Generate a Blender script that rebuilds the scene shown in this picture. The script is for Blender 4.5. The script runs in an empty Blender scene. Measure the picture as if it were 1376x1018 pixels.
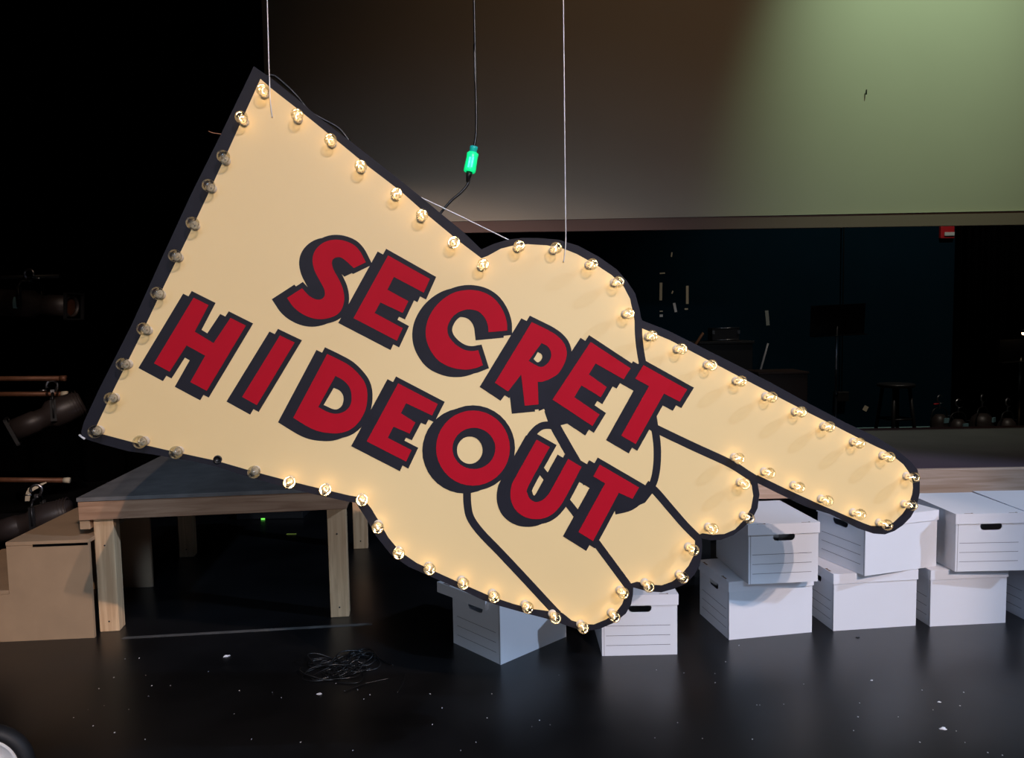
import bpy, bmesh, math, random
from mathutils import Vector, Matrix
from mathutils.geometry import tessellate_polygon
random.seed(7)
R = math.radians
SC = bpy.context.scene
COL = SC.collection

# ---------------------------------------------------------------- camera
F = 1028.0; W_, H_ = 1376.0, 1018.0
TILT = R(4.4); ROLL = 0.018; EYE = 1.45
cd = bpy.data.cameras.new('camera'); cam = bpy.data.objects.new('camera', cd); COL.objects.link(cam)
cd.sensor_fit = 'HORIZONTAL'; cd.sensor_width = 36.0; cd.lens = 36.0 * F / W_
cd.clip_start = 0.05; cd.clip_end = 100
cam.matrix_world = (Matrix.Translation((0, 0, EYE)) @ Matrix.Rotation(R(90) - TILT, 4, 'X')
                    @ Matrix.Rotation(-ROLL, 4, 'Z'))
SC.camera = cam

# ---------------------------------------------------------------- world, exposure, stage light, added rack and back spots
w = bpy.data.worlds.new('world'); SC.world = w; w.use_nodes = True
w.node_tree.nodes['Background'].inputs[0].default_value = (0.010, 0.011, 0.013, 1)
w.node_tree.nodes['Background'].inputs[1].default_value = 0.25
SC.view_settings.view_transform = 'Standard'; SC.view_settings.look = 'None'
SC.view_settings.gamma = 1; SC.view_settings.use_curve_mapping = False
SC.view_settings.exposure = 0.0

def spot(name, loc, aim, power, col, size, blend, rad=0.04):
    l = bpy.data.lights.new(name, 'SPOT'); o = bpy.data.objects.new(name, l); COL.objects.link(o)
    l.energy = power; l.color = col; l.spot_size = R(size); l.spot_blend = blend; l.shadow_soft_size = rad
    o.location = loc
    o.rotation_euler = (Vector(aim) - Vector(loc)).to_track_quat('-Z', 'Y').to_euler()
    return o
spot('key_spot', (3.9, -6.5, 7.2), (-0.55, 2.9, 0.10), 1980, (1.0, 0.77, 0.65), 27, 0.2)
spot('key_spot', (4.5, -6.5, 7.2), (0.20, 2.9, 0.25), 1150, (1.0, 0.79, 0.72), 26, 0.22)
spot('fill_spot', (2.0, -7.0, 6.3), (0.30, 2.9, 0.25), 1600, (0.44, 0.66, 1.0), 25, 0.25, 1.3)
spot('side_spot', (8.7, 0.5, 6.0), (0.9, 3.3, 0.15), 2000, (0.52, 0.70, 1.0), 24, 0.4, 0.12)
spot('low_fill_spot', (-1.6, -7.0, 3.1), (-0.3, 3.0, 0.3), 420, (0.80, 0.88, 1.0), 27, 0.4, 0.15)
spot('screen_spot', (2.68, 3.6, 5.6), (2.68, 5.0, 3.25), 460, (0.62, 1.0, 0.68), 50, 1.0, 0.10)
spot('screen_glow', (2.8, -0.5, 7.6), (1.9, 5.0, 2.9), 215, (1.0, 0.66, 0.40), 54, 1.0, 0.2)
spot('added_rack_spot', (-1.6, 3.0, 4.6), (-3.2, 5.2, 1.1), 22, (1.0, 0.72, 0.50), 48, 0.8, 0.1)  # added to brighten the dim rack, no source in view
spot('added_back_spot', (4.4, 6.2, 5.5), (4.4, 9.4, 1.2), 200, (1.0, 0.88, 0.74), 80, 0.8, 0.1)  # added to bring up the back wall and its tapes, no source in view

# ---------------------------------------------------------------- helpers
def ray(x, y):
    a = (x - 688) / F; b = (509 - y) / F
    c, s = math.cos(ROLL), math.sin(ROLL)
    a, b = a * c + b * s, -a * s + b * c
    return Vector((a, math.cos(TILT) + b * math.sin(TILT), -math.sin(TILT) + b * math.cos(TILT)))
def onz(x, y, z=0.0):
    d = ray(x, y); return Vector((0, 0, EYE)) + d * ((z - EYE) / d.z)
def ony(x, y, Y):
    d = ray(x, y); return Vector((0, 0, EYE)) + d * (Y / d.y)

def mat(name, col, rough=0.6, metal=0.0, emis=None, es=0.0, noise=0.0, nscale=8.0, bump=0.0, bscale=60.0, spec=None):
    m = bpy.data.materials.new(name); m.use_nodes = True
    nt = m.node_tree; b = nt.nodes['Principled BSDF']
    b.inputs['Base Color'].default_value = (*col, 1); b.inputs['Roughness'].default_value = rough
    b.inputs['Metallic'].default_value = metal
    if spec is not None: b.inputs['Specular IOR Level'].default_value = spec
    if emis: b.inputs['Emission Color'].default_value = (*emis, 1); b.inputs['Emission Strength'].default_value = es
    tc = nt.nodes.new('ShaderNodeTexCoord')
    if noise:
        n = nt.nodes.new('ShaderNodeTexNoise'); n.inputs['Scale'].default_value = nscale; n.inputs['Detail'].default_value = 5
        r = nt.nodes.new('ShaderNodeMixRGB')
        r.inputs[1].default_value = (*[c * (1 - noise) for c in col], 1)
        r.inputs[2].default_value = (*[min(1, c * (1 + noise)) for c in col], 1)
        nt.links.new(tc.outputs['Object'], n.inputs['Vector']); nt.links.new(n.outputs[0], r.inputs[0])
        nt.links.new(r.outputs[0], b.inputs['Base Color'])
    if bump:
        n2 = nt.nodes.new('ShaderNodeTexNoise'); n2.inputs['Scale'].default_value = bscale
        bp = nt.nodes.new('ShaderNodeBump'); bp.inputs['Strength'].default_value = bump; bp.inputs['Distance'].default_value = 0.002
        nt.links.new(tc.outputs['Object'], n2.inputs['Vector']); nt.links.new(n2.outputs[0], bp.inputs['Height'])
        nt.links.new(bp.outputs[0], b.inputs['Normal'])
    return m
def wood(name, c1, c2, axis=0, rough=0.55, scale=1.0, knots=True):
    m = bpy.data.materials.new(name); m.use_nodes = True
    nt = m.node_tree; b = nt.nodes['Principled BSDF']; b.inputs['Roughness'].default_value = rough
    tc = nt.nodes.new('ShaderNodeTexCoord'); mp = nt.nodes.new('ShaderNodeMapping')
    s = [26.0 * scale] * 3; s[axis] = 1.6 * scale
    mp.inputs['Scale'].default_value = s
    n = nt.nodes.new('ShaderNodeTexNoise'); n.inputs['Scale'].default_value = 1.6; n.inputs['Detail'].default_value = 6
    n.inputs['Distortion'].default_value = 0.8
    cr = nt.nodes.new('ShaderNodeValToRGB')
    cr.color_ramp.elements[0].position = 0.32; cr.color_ramp.elements[0].color = (*c2, 1)
    cr.color_ramp.elements[1].position = 0.68; cr.color_ramp.elements[1].color = (*c1, 1)
    nt.links.new(tc.outputs['Object'], mp.inputs[0]); nt.links.new(mp.outputs[0], n.inputs['Vector'])
    nt.links.new(n.outputs[0], cr.inputs[0])
    nt.links.new(cr.outputs[0], b.inputs['Base Color'])
    return m

M = {}
M['navy'] = mat('navy_paint', (0.011, 0.011, 0.018), 0.62, noise=0.35, nscale=14, bump=0.15, spec=0.22)
M['cream'] = mat('cream_paint', (0.86, 0.64, 0.31), 0.5, noise=0.025, nscale=5, bump=0.05, bscale=25)
M['red'] = mat('red_paint', (0.46, 0.006, 0.020), 0.6, noise=0.06, nscale=20, spec=0.08)
M['board_edge'] = mat('board_edge', (0.03, 0.028, 0.035), 0.7, noise=0.3, nscale=60)
M['card'] = mat('white_cardboard', (0.80, 0.80, 0.84), 0.6, noise=0.02, nscale=6)
M['card_lid'] = mat('white_cardboard_lid', (0.84, 0.83, 0.87), 0.6, noise=0.02, nscale=6)
M['card_raw'] = mat('raw_cardboard', (0.20, 0.12, 0.08), 0.8)
M['ink'] = mat('grey_print', (0.12, 0.10, 0.12), 0.7)
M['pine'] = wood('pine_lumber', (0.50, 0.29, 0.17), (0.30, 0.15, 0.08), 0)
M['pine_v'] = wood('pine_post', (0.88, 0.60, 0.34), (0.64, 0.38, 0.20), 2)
M['pine_pale'] = wood('pale_pine_plank', (0.70, 0.50, 0.38), (0.50, 0.31, 0.20), 0)
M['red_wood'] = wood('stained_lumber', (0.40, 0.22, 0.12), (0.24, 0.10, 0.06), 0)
M['ply'] = mat('stair_plywood', (0.42, 0.27, 0.155), 0.7, noise=0.18, nscale=7, bump=0.1)
M['top'] = mat('worn_painted_platform_top', (0.15, 0.135, 0.125), 0.6, noise=0.5, nscale=9)
M['black'] = mat('black_metal', (0.012, 0.012, 0.013), 0.45)
M['black_matte'] = mat('black_cloth', (0.0016, 0.0016, 0.002), 0.98, spec=0.05)
M['black_plastic'] = mat('black_cable_jacket', (0.008, 0.008, 0.009), 0.35)
M['steel'] = mat('steel', (0.55, 0.55, 0.58), 0.3, 1.0)
M['wire'] = mat('steel_wire', (0.75, 0.75, 0.78), 0.45, 0.4)
M['paper'] = mat('paper_scrap', (0.75, 0.75, 0.78), 0.8)
M['tape_w'] = mat('white_tape', (0.70, 0.62, 0.46), 0.7)
M['copper'] = mat('copper_wire', (0.75, 0.32, 0.18), 0.4, 0.5)
M['hub'] = mat('grey_wheel_hub', (0.75, 0.75, 0.76), 0.5)
M['rubber'] = mat('tyre_rubber', (0.010, 0.010, 0.012), 0.6)
M['fixture'] = mat('stage_light_housing', (0.035, 0.026, 0.024), 0.45, noise=0.3, nscale=20)
M['lens'] = mat('amber_gel', (0.10, 0.035, 0.015), 0.3)
M['label'] = mat('pale_blue_label', (0.22, 0.42, 0.48), 0.6)
M['pipe'] = mat('rusty_pipe', (0.20, 0.085, 0.045), 0.5, 0.3, noise=0.5, nscale=18)
M['alarm'] = mat('red_alarm', (0.55, 0.02, 0.03), 0.45)
M['strobe'] = mat('strobe_lens', (0.7, 0.8, 0.8), 0.2)
M['green'] = mat('green_connector', (0.02, 0.5, 0.25), 0.3, emis=(0.0, 1.0, 0.28), es=0.75)
M['green_dim'] = mat('teal_connector_cap', (0.02, 0.35, 0.35), 0.4, emis=(0.0, 0.35, 0.33), es=0.35)
M['green_core'] = mat('green_led_core', (0.1, 0.9, 0.6), 0.3, emis=(0.10, 1.0, 0.62), es=1.5)
M['led'] = mat('green_led', (0, 0.3, 0.05), 0.3, emis=(0.2, 1.0, 0.1), es=1.2)
M['screen'] = mat('screen_cloth', (0.42, 0.36, 0.28), 0.9, noise=0.03, nscale=3)
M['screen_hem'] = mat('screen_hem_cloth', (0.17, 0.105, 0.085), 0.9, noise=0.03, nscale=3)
M['wall'] = mat('dark_teal_wall', (0.0025, 0.0155, 0.027), 0.95, noise=0.2, nscale=2, spec=0.05)
M['wallblack'] = mat('black_wall', (0.004, 0.004, 0.005), 0.95)
M['deck'] = mat('dark_deck_covering', (0.078, 0.047, 0.060), 0.8, noise=0.25, nscale=4)
M['filament_on'] = mat('glowing_filament', (1, 0.8, 0.5), 0.5, emis=(1.0, 0.78, 0.46), es=11.0)
M['filament_off'] = mat('cold_filament', (0.88, 0.85, 0.86), 0.15, 0.6)
M['collar'] = mat('bulb_collar', (0.72, 0.64, 0.52), 0.5, 0.0)

# thin clear glass: glossy by angle over transparency, a hollow bulb
g = bpy.data.materials.new('bulb_glass'); g.use_nodes = True; nt = g.node_tree; nt.nodes.clear()
o_ = nt.nodes.new('ShaderNodeOutputMaterial'); mx = nt.nodes.new('ShaderNodeMixShader')
tr = nt.nodes.new('ShaderNodeBsdfTransparent'); gl = nt.nodes.new('ShaderNodeBsdfGlossy')
gl.inputs['Roughness'].default_value = 0.08; gl.inputs['Color'].default_value = (1, 1, 1, 1)
lw = nt.nodes.new('ShaderNodeLayerWeight'); lw.inputs[0].default_value = 0.25
cr = nt.nodes.new('ShaderNodeValToRGB')
cr.color_ramp.elements[0].position = 0.0; cr.color_ramp.elements[0].color = (0.93, 0.915, 0.84, 1); e_ = cr.color_ramp.elements.new(0.55); e_.color = (0.90, 0.88, 0.80, 1)
cr.color_ramp.elements[2].position = 0.92; cr.color_ramp.elements[2].color = (0.42, 0.40, 0.34, 1)
mr = nt.nodes.new('ShaderNodeMapRange'); mr.inputs[3].default_value = 0.03; mr.inputs[4].default_value = 0.42
nt.links.new(lw.outputs['Facing'], cr.inputs[0]); nt.links.new(cr.outputs[0], tr.inputs[0])
nt.links.new(lw.outputs['Fresnel'], mr.inputs[0]); nt.links.new(mr.outputs[0], mx.inputs[0])
nt.links.new(tr.outputs[0], mx.inputs[1]); nt.links.new(gl.outputs[0], mx.inputs[2])
nt.links.new(mx.outputs[0], o_.inputs[0]); M['glass'] = g

# black, worn, semi-gloss stage floor
m = bpy.data.materials.new('black_stage_floor'); m.use_nodes = True; nt = m.node_tree; b = nt.nodes['Principled BSDF']
tc = nt.nodes.new('ShaderNodeTexCoord'); n1 = nt.nodes.new('ShaderNodeTexNoise'); n1.inputs['Scale'].default_value = 1.7
n1.inputs['Detail'].default_value = 8
c1 = nt.nodes.new('ShaderNodeValToRGB'); c1.color_ramp.elements[0].position = 0.35; c1.color_ramp.elements[1].position = 0.75
c1.color_ramp.elements[0].color = (0.0045, 0.0045, 0.005, 1); c1.color_ramp.elements[1].color = (0.012, 0.012, 0.013, 1)
mp = nt.nodes.new('ShaderNodeMapping'); mp.inputs['Scale'].default_value = (1.0, 7.0, 1.0); mp.inputs['Rotation'].default_value = (0, 0, 0.4)
n2 = nt.nodes.new('ShaderNodeTexNoise'); n2.inputs['Scale'].default_value = 9; n2.inputs['Detail'].default_value = 9
c2 = nt.nodes.new('ShaderNodeValToRGB'); c2.color_ramp.elements[0].position = 0.66; c2.color_ramp.elements[1].position = 0.80
c2.color_ramp.elements[0].color = (0, 0, 0, 1); c2.color_ramp.elements[1].color = (0.014, 0.013, 0.013, 1)
ad = nt.nodes.new('ShaderNodeMixRGB'); ad.blend_type = 'ADD'; ad.inputs[0].default_value = 1.0
rr = nt.nodes.new('ShaderNodeMapRange'); rr.inputs[3].default_value = 0.22; rr.inputs[4].default_value = 0.42
nt.links.new(tc.outputs['Object'], n1.inputs['Vector']); nt.links.new(n1.outputs[0], c1.inputs[0])
nt.links.new(tc.outputs['Object'], mp.inputs[0]); nt.links.new(mp.outputs[0], n2.inputs['Vector']); nt.links.new(n2.outputs[0], c2.inputs[0])
nt.links.new(c1.outputs[0], ad.inputs[1]); nt.links.new(c2.outputs[0], ad.inputs[2]); nt.links.new(ad.outputs[0], b.inputs['Base Color'])
nt.links.new(n1.outputs[0], rr.inputs[0]); nt.links.new(rr.outputs[0], b.inputs['Roughness'])
bp = nt.nodes.new('ShaderNodeBump'); bp.inputs['Strength'].default_value = 0.12; bp.inputs['Distance'].default_value = 0.004
n3 = nt.nodes.new('ShaderNodeTexNoise'); n3.inputs['Scale'].default_value = 5.0
nt.links.new(tc.outputs['Object'], n3.inputs['Vector']); nt.links.new(n3.outputs[0], bp.inputs['Height']); nt.links.new(bp.outputs[0], b.inputs['Normal'])
M['floor'] = m

def tag(o, label=None, cat=None, group=None, kind=None):
    if label: o['label'] = label
    if cat: o['category'] = cat
    if group: o['group'] = group
    if kind: o['kind'] = kind
    return o
def empty(name, loc=(0, 0, 0), rz=0.0, label=None, cat=None, group=None, kind=None):
    o = bpy.data.objects.new(name, None); COL.objects.link(o); o.empty_display_size = 0.1
    o.location = loc; o.rotation_euler = (0, 0, rz)
    return tag(o, label, cat, group, kind)

class MB:
    """collects shapes, then links them as one mesh object"""
    def __init__(s): s.v = []; s.f = []; s.m = []; s.mi = 0; s.T = Matrix.Identity(4); s.smooth = []; s.sm = False
    def add(s, vs, fs):
        n = len(s.v); s.v += [s.T @ Vector(p) for p in vs]
        for f_ in fs: s.f.append([i + n for i in f_]); s.m.append(s.mi); s.smooth.append(s.sm)
        return s
    def box(s, x0, x1, y0, y1, z0, z1, b=0.0):
        if b <= 0:
            s.add([(x, y, z) for z in (z0, z1) for y in (y0, y1) for x in (x0, x1)],
                  [(0, 2, 3, 1), (4, 5, 7, 6), (0, 1, 5, 4), (2, 6, 7, 3), (0, 4, 6, 2), (1, 3, 7, 5)])
        else:
            bm = bmesh.new(); bmesh.ops.create_cube(bm, size=1)
            for v in bm.verts:
                v.co = Vector(((x0 + x1) / 2 + v.co.x * (x1 - x0), (y0 + y1) / 2 + v.co.y * (y1 - y0), (z0 + z1) / 2 + v.co.z * (z1 - z0)))
            bmesh.ops.bevel(bm, geom=bm.edges[:], offset=b, segments=2, affect='EDGES', profile=0.5)
            s.add([v.co.copy() for v in bm.verts], [[v.index for v in f.verts] for f in bm.faces]); bm.free()
        return s
    def tube(s, pts, r, n=8, cap=True):
        pts = [Vector(p) for p in pts]; k = len(pts); rs = r if isinstance(r, (list, tuple)) else [r] * k
        vs = []; up = None
        for i, p in enumerate(pts):
            t = (pts[min(i + 1, k - 1)] - pts[max(i - 1, 0)]).normalized()
            if up is None: up = t.orthogonal().normalized()
            up = (up - t * up.dot(t)); up = up.normalized() if up.length > 1e-6 else t.orthogonal().normalized()
            q = t.cross(up)
            for j in range(n):
                a = 2 * math.pi * j / n; vs.append(p + (up * math.cos(a) + q * math.sin(a)) * rs[i])
        fs = [(i * n + j, i * n + (j + 1) % n, (i + 1) * n + (j + 1) % n, (i + 1) * n + j) for i in range(k - 1) for j in range(n)]
        if cap: fs += [tuple(range(n))[::-1], tuple(range((k - 1) * n, k * n))]
        sm = s.sm; s.sm = True; s.add(vs, fs); s.sm = sm; return s
    def lathe(s, prof, n=24, axis='Z', c=(0, 0, 0)):
        vs = []
        for r, h in prof:
            for j in range(n):
                a = 2 * math.pi * j / n; x, y = r * math.cos(a), r * math.sin(a)
                vs.append(Vector(c) + {'Z': Vector((x, y, h)), 'X': Vector((h, x, y)), 'Y': Vector((y, h, x))}[axis])
        k = len(prof)
        fs = [(i * n + j, i * n + (j + 1) % n, (i + 1) * n + (j + 1) % n, (i + 1) * n + j) for i in range(k - 1) for j in range(n)]
        sm = s.sm; s.sm = True; s.add(vs, fs); s.sm = sm; return s
    def poly(s, loops, z0, z1=None):
        """flat polygon with holes at height z1, extruded down to z0 (x, y in plane)"""
        V = [[Vector((p[0], p[1], 0)) for p in l] for l in loops]; fl = [p for l in V for p in l]
        tris = tessellate_polygon(V); zt = z0 if z1 is None else z1
        def nz(t):
            a, b_, c = (fl[i] for i in t); return (b_ - a).cross(c - a).z
        top = [t if nz(t) > 0 else t[::-1] for t in tris]
        s.add([(p.x, p.y, zt) for p in fl], top)
        if z1 is not None:
            s.add([(p.x, p.y, z0) for p in fl], [t[::-1] for t in top])
            for l in V:
                k = len(l); s.add([(p.x, p.y, z0) for p in l] + [(p.x, p.y, z1) for p in l],
                                  [(i, (i + 1) % k, k + (i + 1) % k, k + i) for i in range(k)])
        return s
    def build(s, name, mats, parent=None, loc=None, weld=True):
        me = bpy.data.meshes.new(name); me.from_pydata([tuple(p) for p in s.v], [], s.f)
        for m_ in (mats if isinstance(mats, (list, tuple)) else [mats]): me.materials.append(m_)
        for p, mi, sm in zip(me.polygons, s.m, s.smooth): p.material_index = mi; p.use_smooth = sm
        bm = bmesh.new(); bm.from_mesh(me)
        if weld: bmesh.ops.remove_doubles(bm, verts=bm.verts, dist=1e-6)
        bmesh.ops.recalc_face_normals(bm, faces=bm.faces); bm.to_mesh(me); bm.free()
        o = bpy.data.objects.new(name, me); COL.objects.link(o)
        if parent: o.parent = parent
        if loc is not None: o.location = loc
        return o
def smooth_path(P, n=6):
    P = [Vector(p) for p in P]; out = []
    for i in range(len(P) - 1):
        a, b_, c, d = P[max(i - 1, 0)], P[i], P[i + 1], P[min(i + 2, len(P) - 1)]
        for j in range(n):
            t = j / n
            out.append(0.5 * ((2 * b_) + (c - a) * t + (2 * a - 5 * b_ + 4 * c - d) * t * t + (3 * b_ - a - 3 * c + d) * t ** 3))
    out.append(P[-1]); return out

# ---------------------------------------------------------------- the room
MB().box(-9, 9, -10, 11, -0.12, 0).build('floor', M['floor'])['kind'] = 'structure'
o = MB().box(-9, 9, 9.4, 9.55, 0, 10).build('wall_back', M['wall']); o['kind'] = 'structure'
o = MB().box(-9.15, -9, -10, 11, 0, 10).build('wall_left', M['wallblack']); o['kind'] = 'structure'
o = MB().box(9, 9.15, -10, 11, 0, 10).build('wall_right', M['wallblack']); o['kind'] = 'structure'
o = MB().box(-9, 9, -10.15, -10, 0, 10).build('wall_front', M['wallblack']); o['kind'] = 'structure'
o = MB().box(-9, 9, -10, 11, 10, 10.1).build('ceiling', M['wallblack']); o['kind'] = 'structure'
o = MB().box(-9, 9, 9.375, 9.4, 0, 0.045).build('baseboard_back', mat('pale_baseboard', (0.45, 0.80, 0.80), 0.7)); o['kind'] = 'structure'

# projection screen hanging upstage: cloth, stitched hem, small tear
scr = empty('projection_screen', (0.9, 5.0, 2.0), 0, 'large grey-brown cloth screen hanging above the stage with green light on it', 'screen')
def scr_cloth(z0, z1, y):
    mb = MB(); NX, NZ = 120, 2; x0, x1 = -2.44, 3.6
    vs = []
    for j in range(NZ):
        for i in range(NX):
            x = x0 + (x1 - x0) * i / (NX - 1); vs.append((x, y + 0.005 * math.sin(x * 2.1) + 0.0003 * math.sin(x * 23), (z0, z1)[j]))
    vs += [(a, b_ + 0.004, c) for a, b_, c in vs]; n = NX * NZ
    fs = []
    for i in range(NX - 1): fs += [(i, i + 1, NX + i + 1, NX + i), (n + i, n + NX + i, n + NX + i + 1, n + i + 1), (i, n + i, n + i + 1, i + 1), (NX + i, NX + i + 1, n + NX + i + 1, n + NX + i)]
    fs += [(0, NX, n + NX, n), (NX - 1, n + NX - 1, n + 2 * NX - 1, 2 * NX - 1)]
    return mb.add(vs, fs)
scr_cloth(0.085, 4.5, 0).build('cloth', M['screen'], scr)
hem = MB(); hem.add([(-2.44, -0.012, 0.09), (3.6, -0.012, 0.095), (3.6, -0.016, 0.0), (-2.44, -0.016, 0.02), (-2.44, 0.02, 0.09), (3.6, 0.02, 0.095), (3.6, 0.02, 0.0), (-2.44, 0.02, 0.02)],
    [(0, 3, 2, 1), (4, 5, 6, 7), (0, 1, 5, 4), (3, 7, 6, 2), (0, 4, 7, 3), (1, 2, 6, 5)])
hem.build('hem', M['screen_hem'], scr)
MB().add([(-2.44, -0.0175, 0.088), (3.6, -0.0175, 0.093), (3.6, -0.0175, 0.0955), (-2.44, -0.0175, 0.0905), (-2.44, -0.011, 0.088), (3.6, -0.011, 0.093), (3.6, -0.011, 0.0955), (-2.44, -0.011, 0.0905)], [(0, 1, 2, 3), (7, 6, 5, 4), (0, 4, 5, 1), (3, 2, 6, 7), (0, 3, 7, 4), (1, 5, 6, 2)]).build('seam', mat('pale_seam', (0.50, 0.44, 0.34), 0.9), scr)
p = ony(1165, 123, 4.98) - Vector((0.9, 5.0, 2.0))
MB().box(p.x - 0.003, p.x + 0.002, -0.016, -0.008, p.z - 0.016, p.z + 0.014).build('tear', M['black_matte'], scr)

# black curtain leg to the left of the screen
def curtain(x0, x1, y, name, label):
    mb = MB(); mb.sm = True; n = 90; vs = []
    for z in (0.0, 9.0):
        for i in range(n):
            x = x0 + (x1 - x0) * i / (n - 1); vs.append((x, y + 0.07 * math.sin(i * 0.9) + 0.02 * math.sin(i * 2.3), z))
    mb.add(vs, [(i, i + 1, n + i + 1, n + i) for i in range(n - 1)])
    o = mb.build(name, M['black_matte']); sol = o.modifiers.new('thickness', 'SOLIDIFY'); sol.thickness = 0.01
    return tag(o, label, 'curtain')
curtain(-8.5, -2.6, 7.2, 'stage_curtain', 'black stage curtain hanging in the dark at the left behind the lighting rack')
curtain(5.35, 6.35, 9.15, 'stage_curtain', 'narrow black cloth added for a shadow on the dark teal wall under the red alarm')  # dark sheet added to stand for a shadow on the wall

# raised deck upstage right: dark covering, pale plank fascia, legs
dk = empty('stage_deck', (0.9, 4.1, 0), 0, 'low stage deck with dark covering and bare pine plank edge behind the boxes', 'platform')
MB().box(0, 6.6, 0.04, 1.55, 0.57, 0.60, 0.004).build('deck_top', M['deck'], dk)
MB().box(0, 6.6, 0.0, 0.038, 0.455, 0.60, 0.003).build('fascia_plank', M['pine_pale'], dk)
for x in (0.1, 3.2, 6.4):
    for y in (0.08, 1.4): MB().box(x, x + 0.09, y, y + 0.09, 0, 0.57).build('leg', M['black'], dk)

# ---------------------------------------------------------------- the pointing-hand sign
YAW, LEAN = R(10), R(3)
NA = Vector((-math.sin(YAW) * math.cos(LEAN), math.cos(YAW) * math.cos(LEAN), -math.sin(LEAN)))   # away from viewer
EX = Vector((math.cos(YAW), math.sin(YAW), 0)); EY = (-NA).cross(EX); EZ = -NA
P0 = ony(688, 509, 2.4)
SM = Matrix((EX, EY, EZ)).transposed().to_4x4(); SM.translation = P0
sign = empty('marquee_sign', (0, 0, 0), 0, 'large cream pointing-hand marquee sign edged in bulbs with red lettering, hanging from wires', 'sign')
sign.matrix_world = SM
O = Vector((0, 0, EYE))
def S(x, y, off=0.0):
    d = ray(x, y); t = ((P0 + EZ * off - O).dot(NA)) / d.dot(NA); q = O + d * t - P0
    return (q.dot(EX), q.dot(EY))
outer = [(341,89),(366,106),(396,130),(419,150),(450,174),(474,192),(488,203),(525,232),(564,263),(589,284),(621,310),(647,335),
 (662,328),(681,322),(701,319.6),(723,319.6),(751,322),(777,330),(805,345),(829,362),(843,378),(853.5,394),(859.5,415.6),(862,430),
 (898,444),(920,455),(988,489),(1036,514),(1081.5,539),(1136,567.5),(1178,587),(1203.7,603),(1224,620),(1233,631),(1236,648),(1235.7,663),(1231.6,681),
 (1224,694.4),(1213,705.6),(1202,713),(1189,717.7),(1174,716.7),(1157,711),(1120,692),(1086,681.5),(1050,664),(1018,648),
 (1020.6,663.7),(1018,682.5),(1011,697),(999,708.5),(985,719),(968.7,725),(954.5,725.5),(943,723),
 (943.5,735),(942.7,747),(940,760),(933,772),(921.5,784),(905,791),(888.5,795.5),(869.6,794),(851,789),
 (850.5,799),(848,812),(841,824),(826,836),(805,845),(784.5,847.5),(764,841),(737,831.6),(708,824),(672,814),(649,806),(619,791.7),(578,774),
 (548.5,760.8),(525,744.5),(504,718),(492.4,697),(478,675),(469,674),(428,665),(389.5,656),(360,648),(328,638.5),(292,627),(260,619.5),(230,614.5),
 (203,610),(172,606),(135,596),(110,588),(109,580),(113,566),(133,523),(177,436),(220,341),(257,260.6),(295,184)]
inner = [(350,106),(366,120),(407,152),(454,190),(494,223),(538.6,257),(577,291),(618,325),(647,347),(655.5,343.6),(673,334),(691,329.5),(708.5,328),
 (734.5,329.5),(757,334),(774.6,341),(800.6,355.5),(822,369.6),(838,385),(846.6,401.5),(851,422.7),(854,438),(861.5,440.5),(900.5,457),(967,492),(1058.6,540),
 (1088.7,555.5),(1126.7,574.5),(1150,586.5),(1177.7,600),(1189,605),(1203,615),(1213.7,623.6),(1222,635.4),(1226,646),(1226.6,655),(1225.5,663.7),
 (1220.8,678),(1212.5,690),(1200.7,701.4),(1191,705.5),(1180.7,706.5),(1170,706),(1160.6,702.6),(1145,696),(1098.6,676),(1055,656),(1018,638),(1004,641.3),
 (1010,652),(1012,666),(1009,682.5),(999,699),(987.5,711),(973.4,717),(957,718),(944,716),(934,720),(933.5,733),(931.5,747),(925,760),(915,772),(903,781),(889,786),(873,785),
 (856,781),(843,785),(841,796),(836,811),(827,823),(814,832),(798,838.5),(784,838),(768,833),(757,824),(746,818),(737,820.5),(718,818),(690,811),(660,801),(628,787),(588,769),(560,756),
 (538,741),(522,722),(511,703),(499,683),(487,668),(470,665.5),(430,656),(389,646),(340,633),(292,619),(236,607),(179,594),(126,580),
 (153,523),(189,451),(220,385),(258,307),(281,258),(310,195)]
MB().poly([[S(*p) for p in outer]], -0.022, 0.0).build('board', M['navy'], sign)
cream = MB().poly([[S(*p) for p in inner]], 0.0002, 0.0006)
cream.build('cream_panel', M['cream'], sign)
def stroke(mb, pts, wpx, z0, z1, smooth=True):
    P = [Vector((p[0], p[1], 0)) for p in pts]
    if smooth: P = smooth_path(P, 5)
    ws = wpx if isinstance(wpx, (list, tuple)) else [wpx, wpx]
    L, Rr = [], []
    for i, p in enumerate(P):
        t = (P[min(i + 1, len(P) - 1)] - P[max(i - 1, 0)]).normalized(); n = Vector((-t.y, t.x, 0))
        h = (ws[0] + (ws[1] - ws[0]) * i / (len(P) - 1)) / 2
        L.append(p + n * h); Rr.append(p - n * h)
    lp = [S(p.x, p.y) for p in L] + [S(p.x, p.y) for p in Rr[::-1]]
    mb.poly([lp], z0, z1)
cz = MB()
stroke(cz, [(857.5, 428), (858.5, 455), (863, 486), (872, 525), (879, 570), (883, 600), (882, 630), (876, 652), (862, 669), (846, 681), (826, 686)], 10, 0.0004, 0.00103)
stroke(cz, [(872, 570), (883, 576.5), (930, 599), (980, 622), (1004, 637), (1017, 645)], 11, 0.0004, 0.00106)
stroke(cz, [(868, 650), (880, 659), (900, 682), (920, 705), (938, 723)], 10.5, 0.0004, 0.00109)
stroke(cz, [(702, 600), (716, 618), (728, 633), (748, 658), (772, 687), (800, 727), (822, 757), (836, 776), (847, 791)], 10.5, 0.0004, 0.00112)
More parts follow.
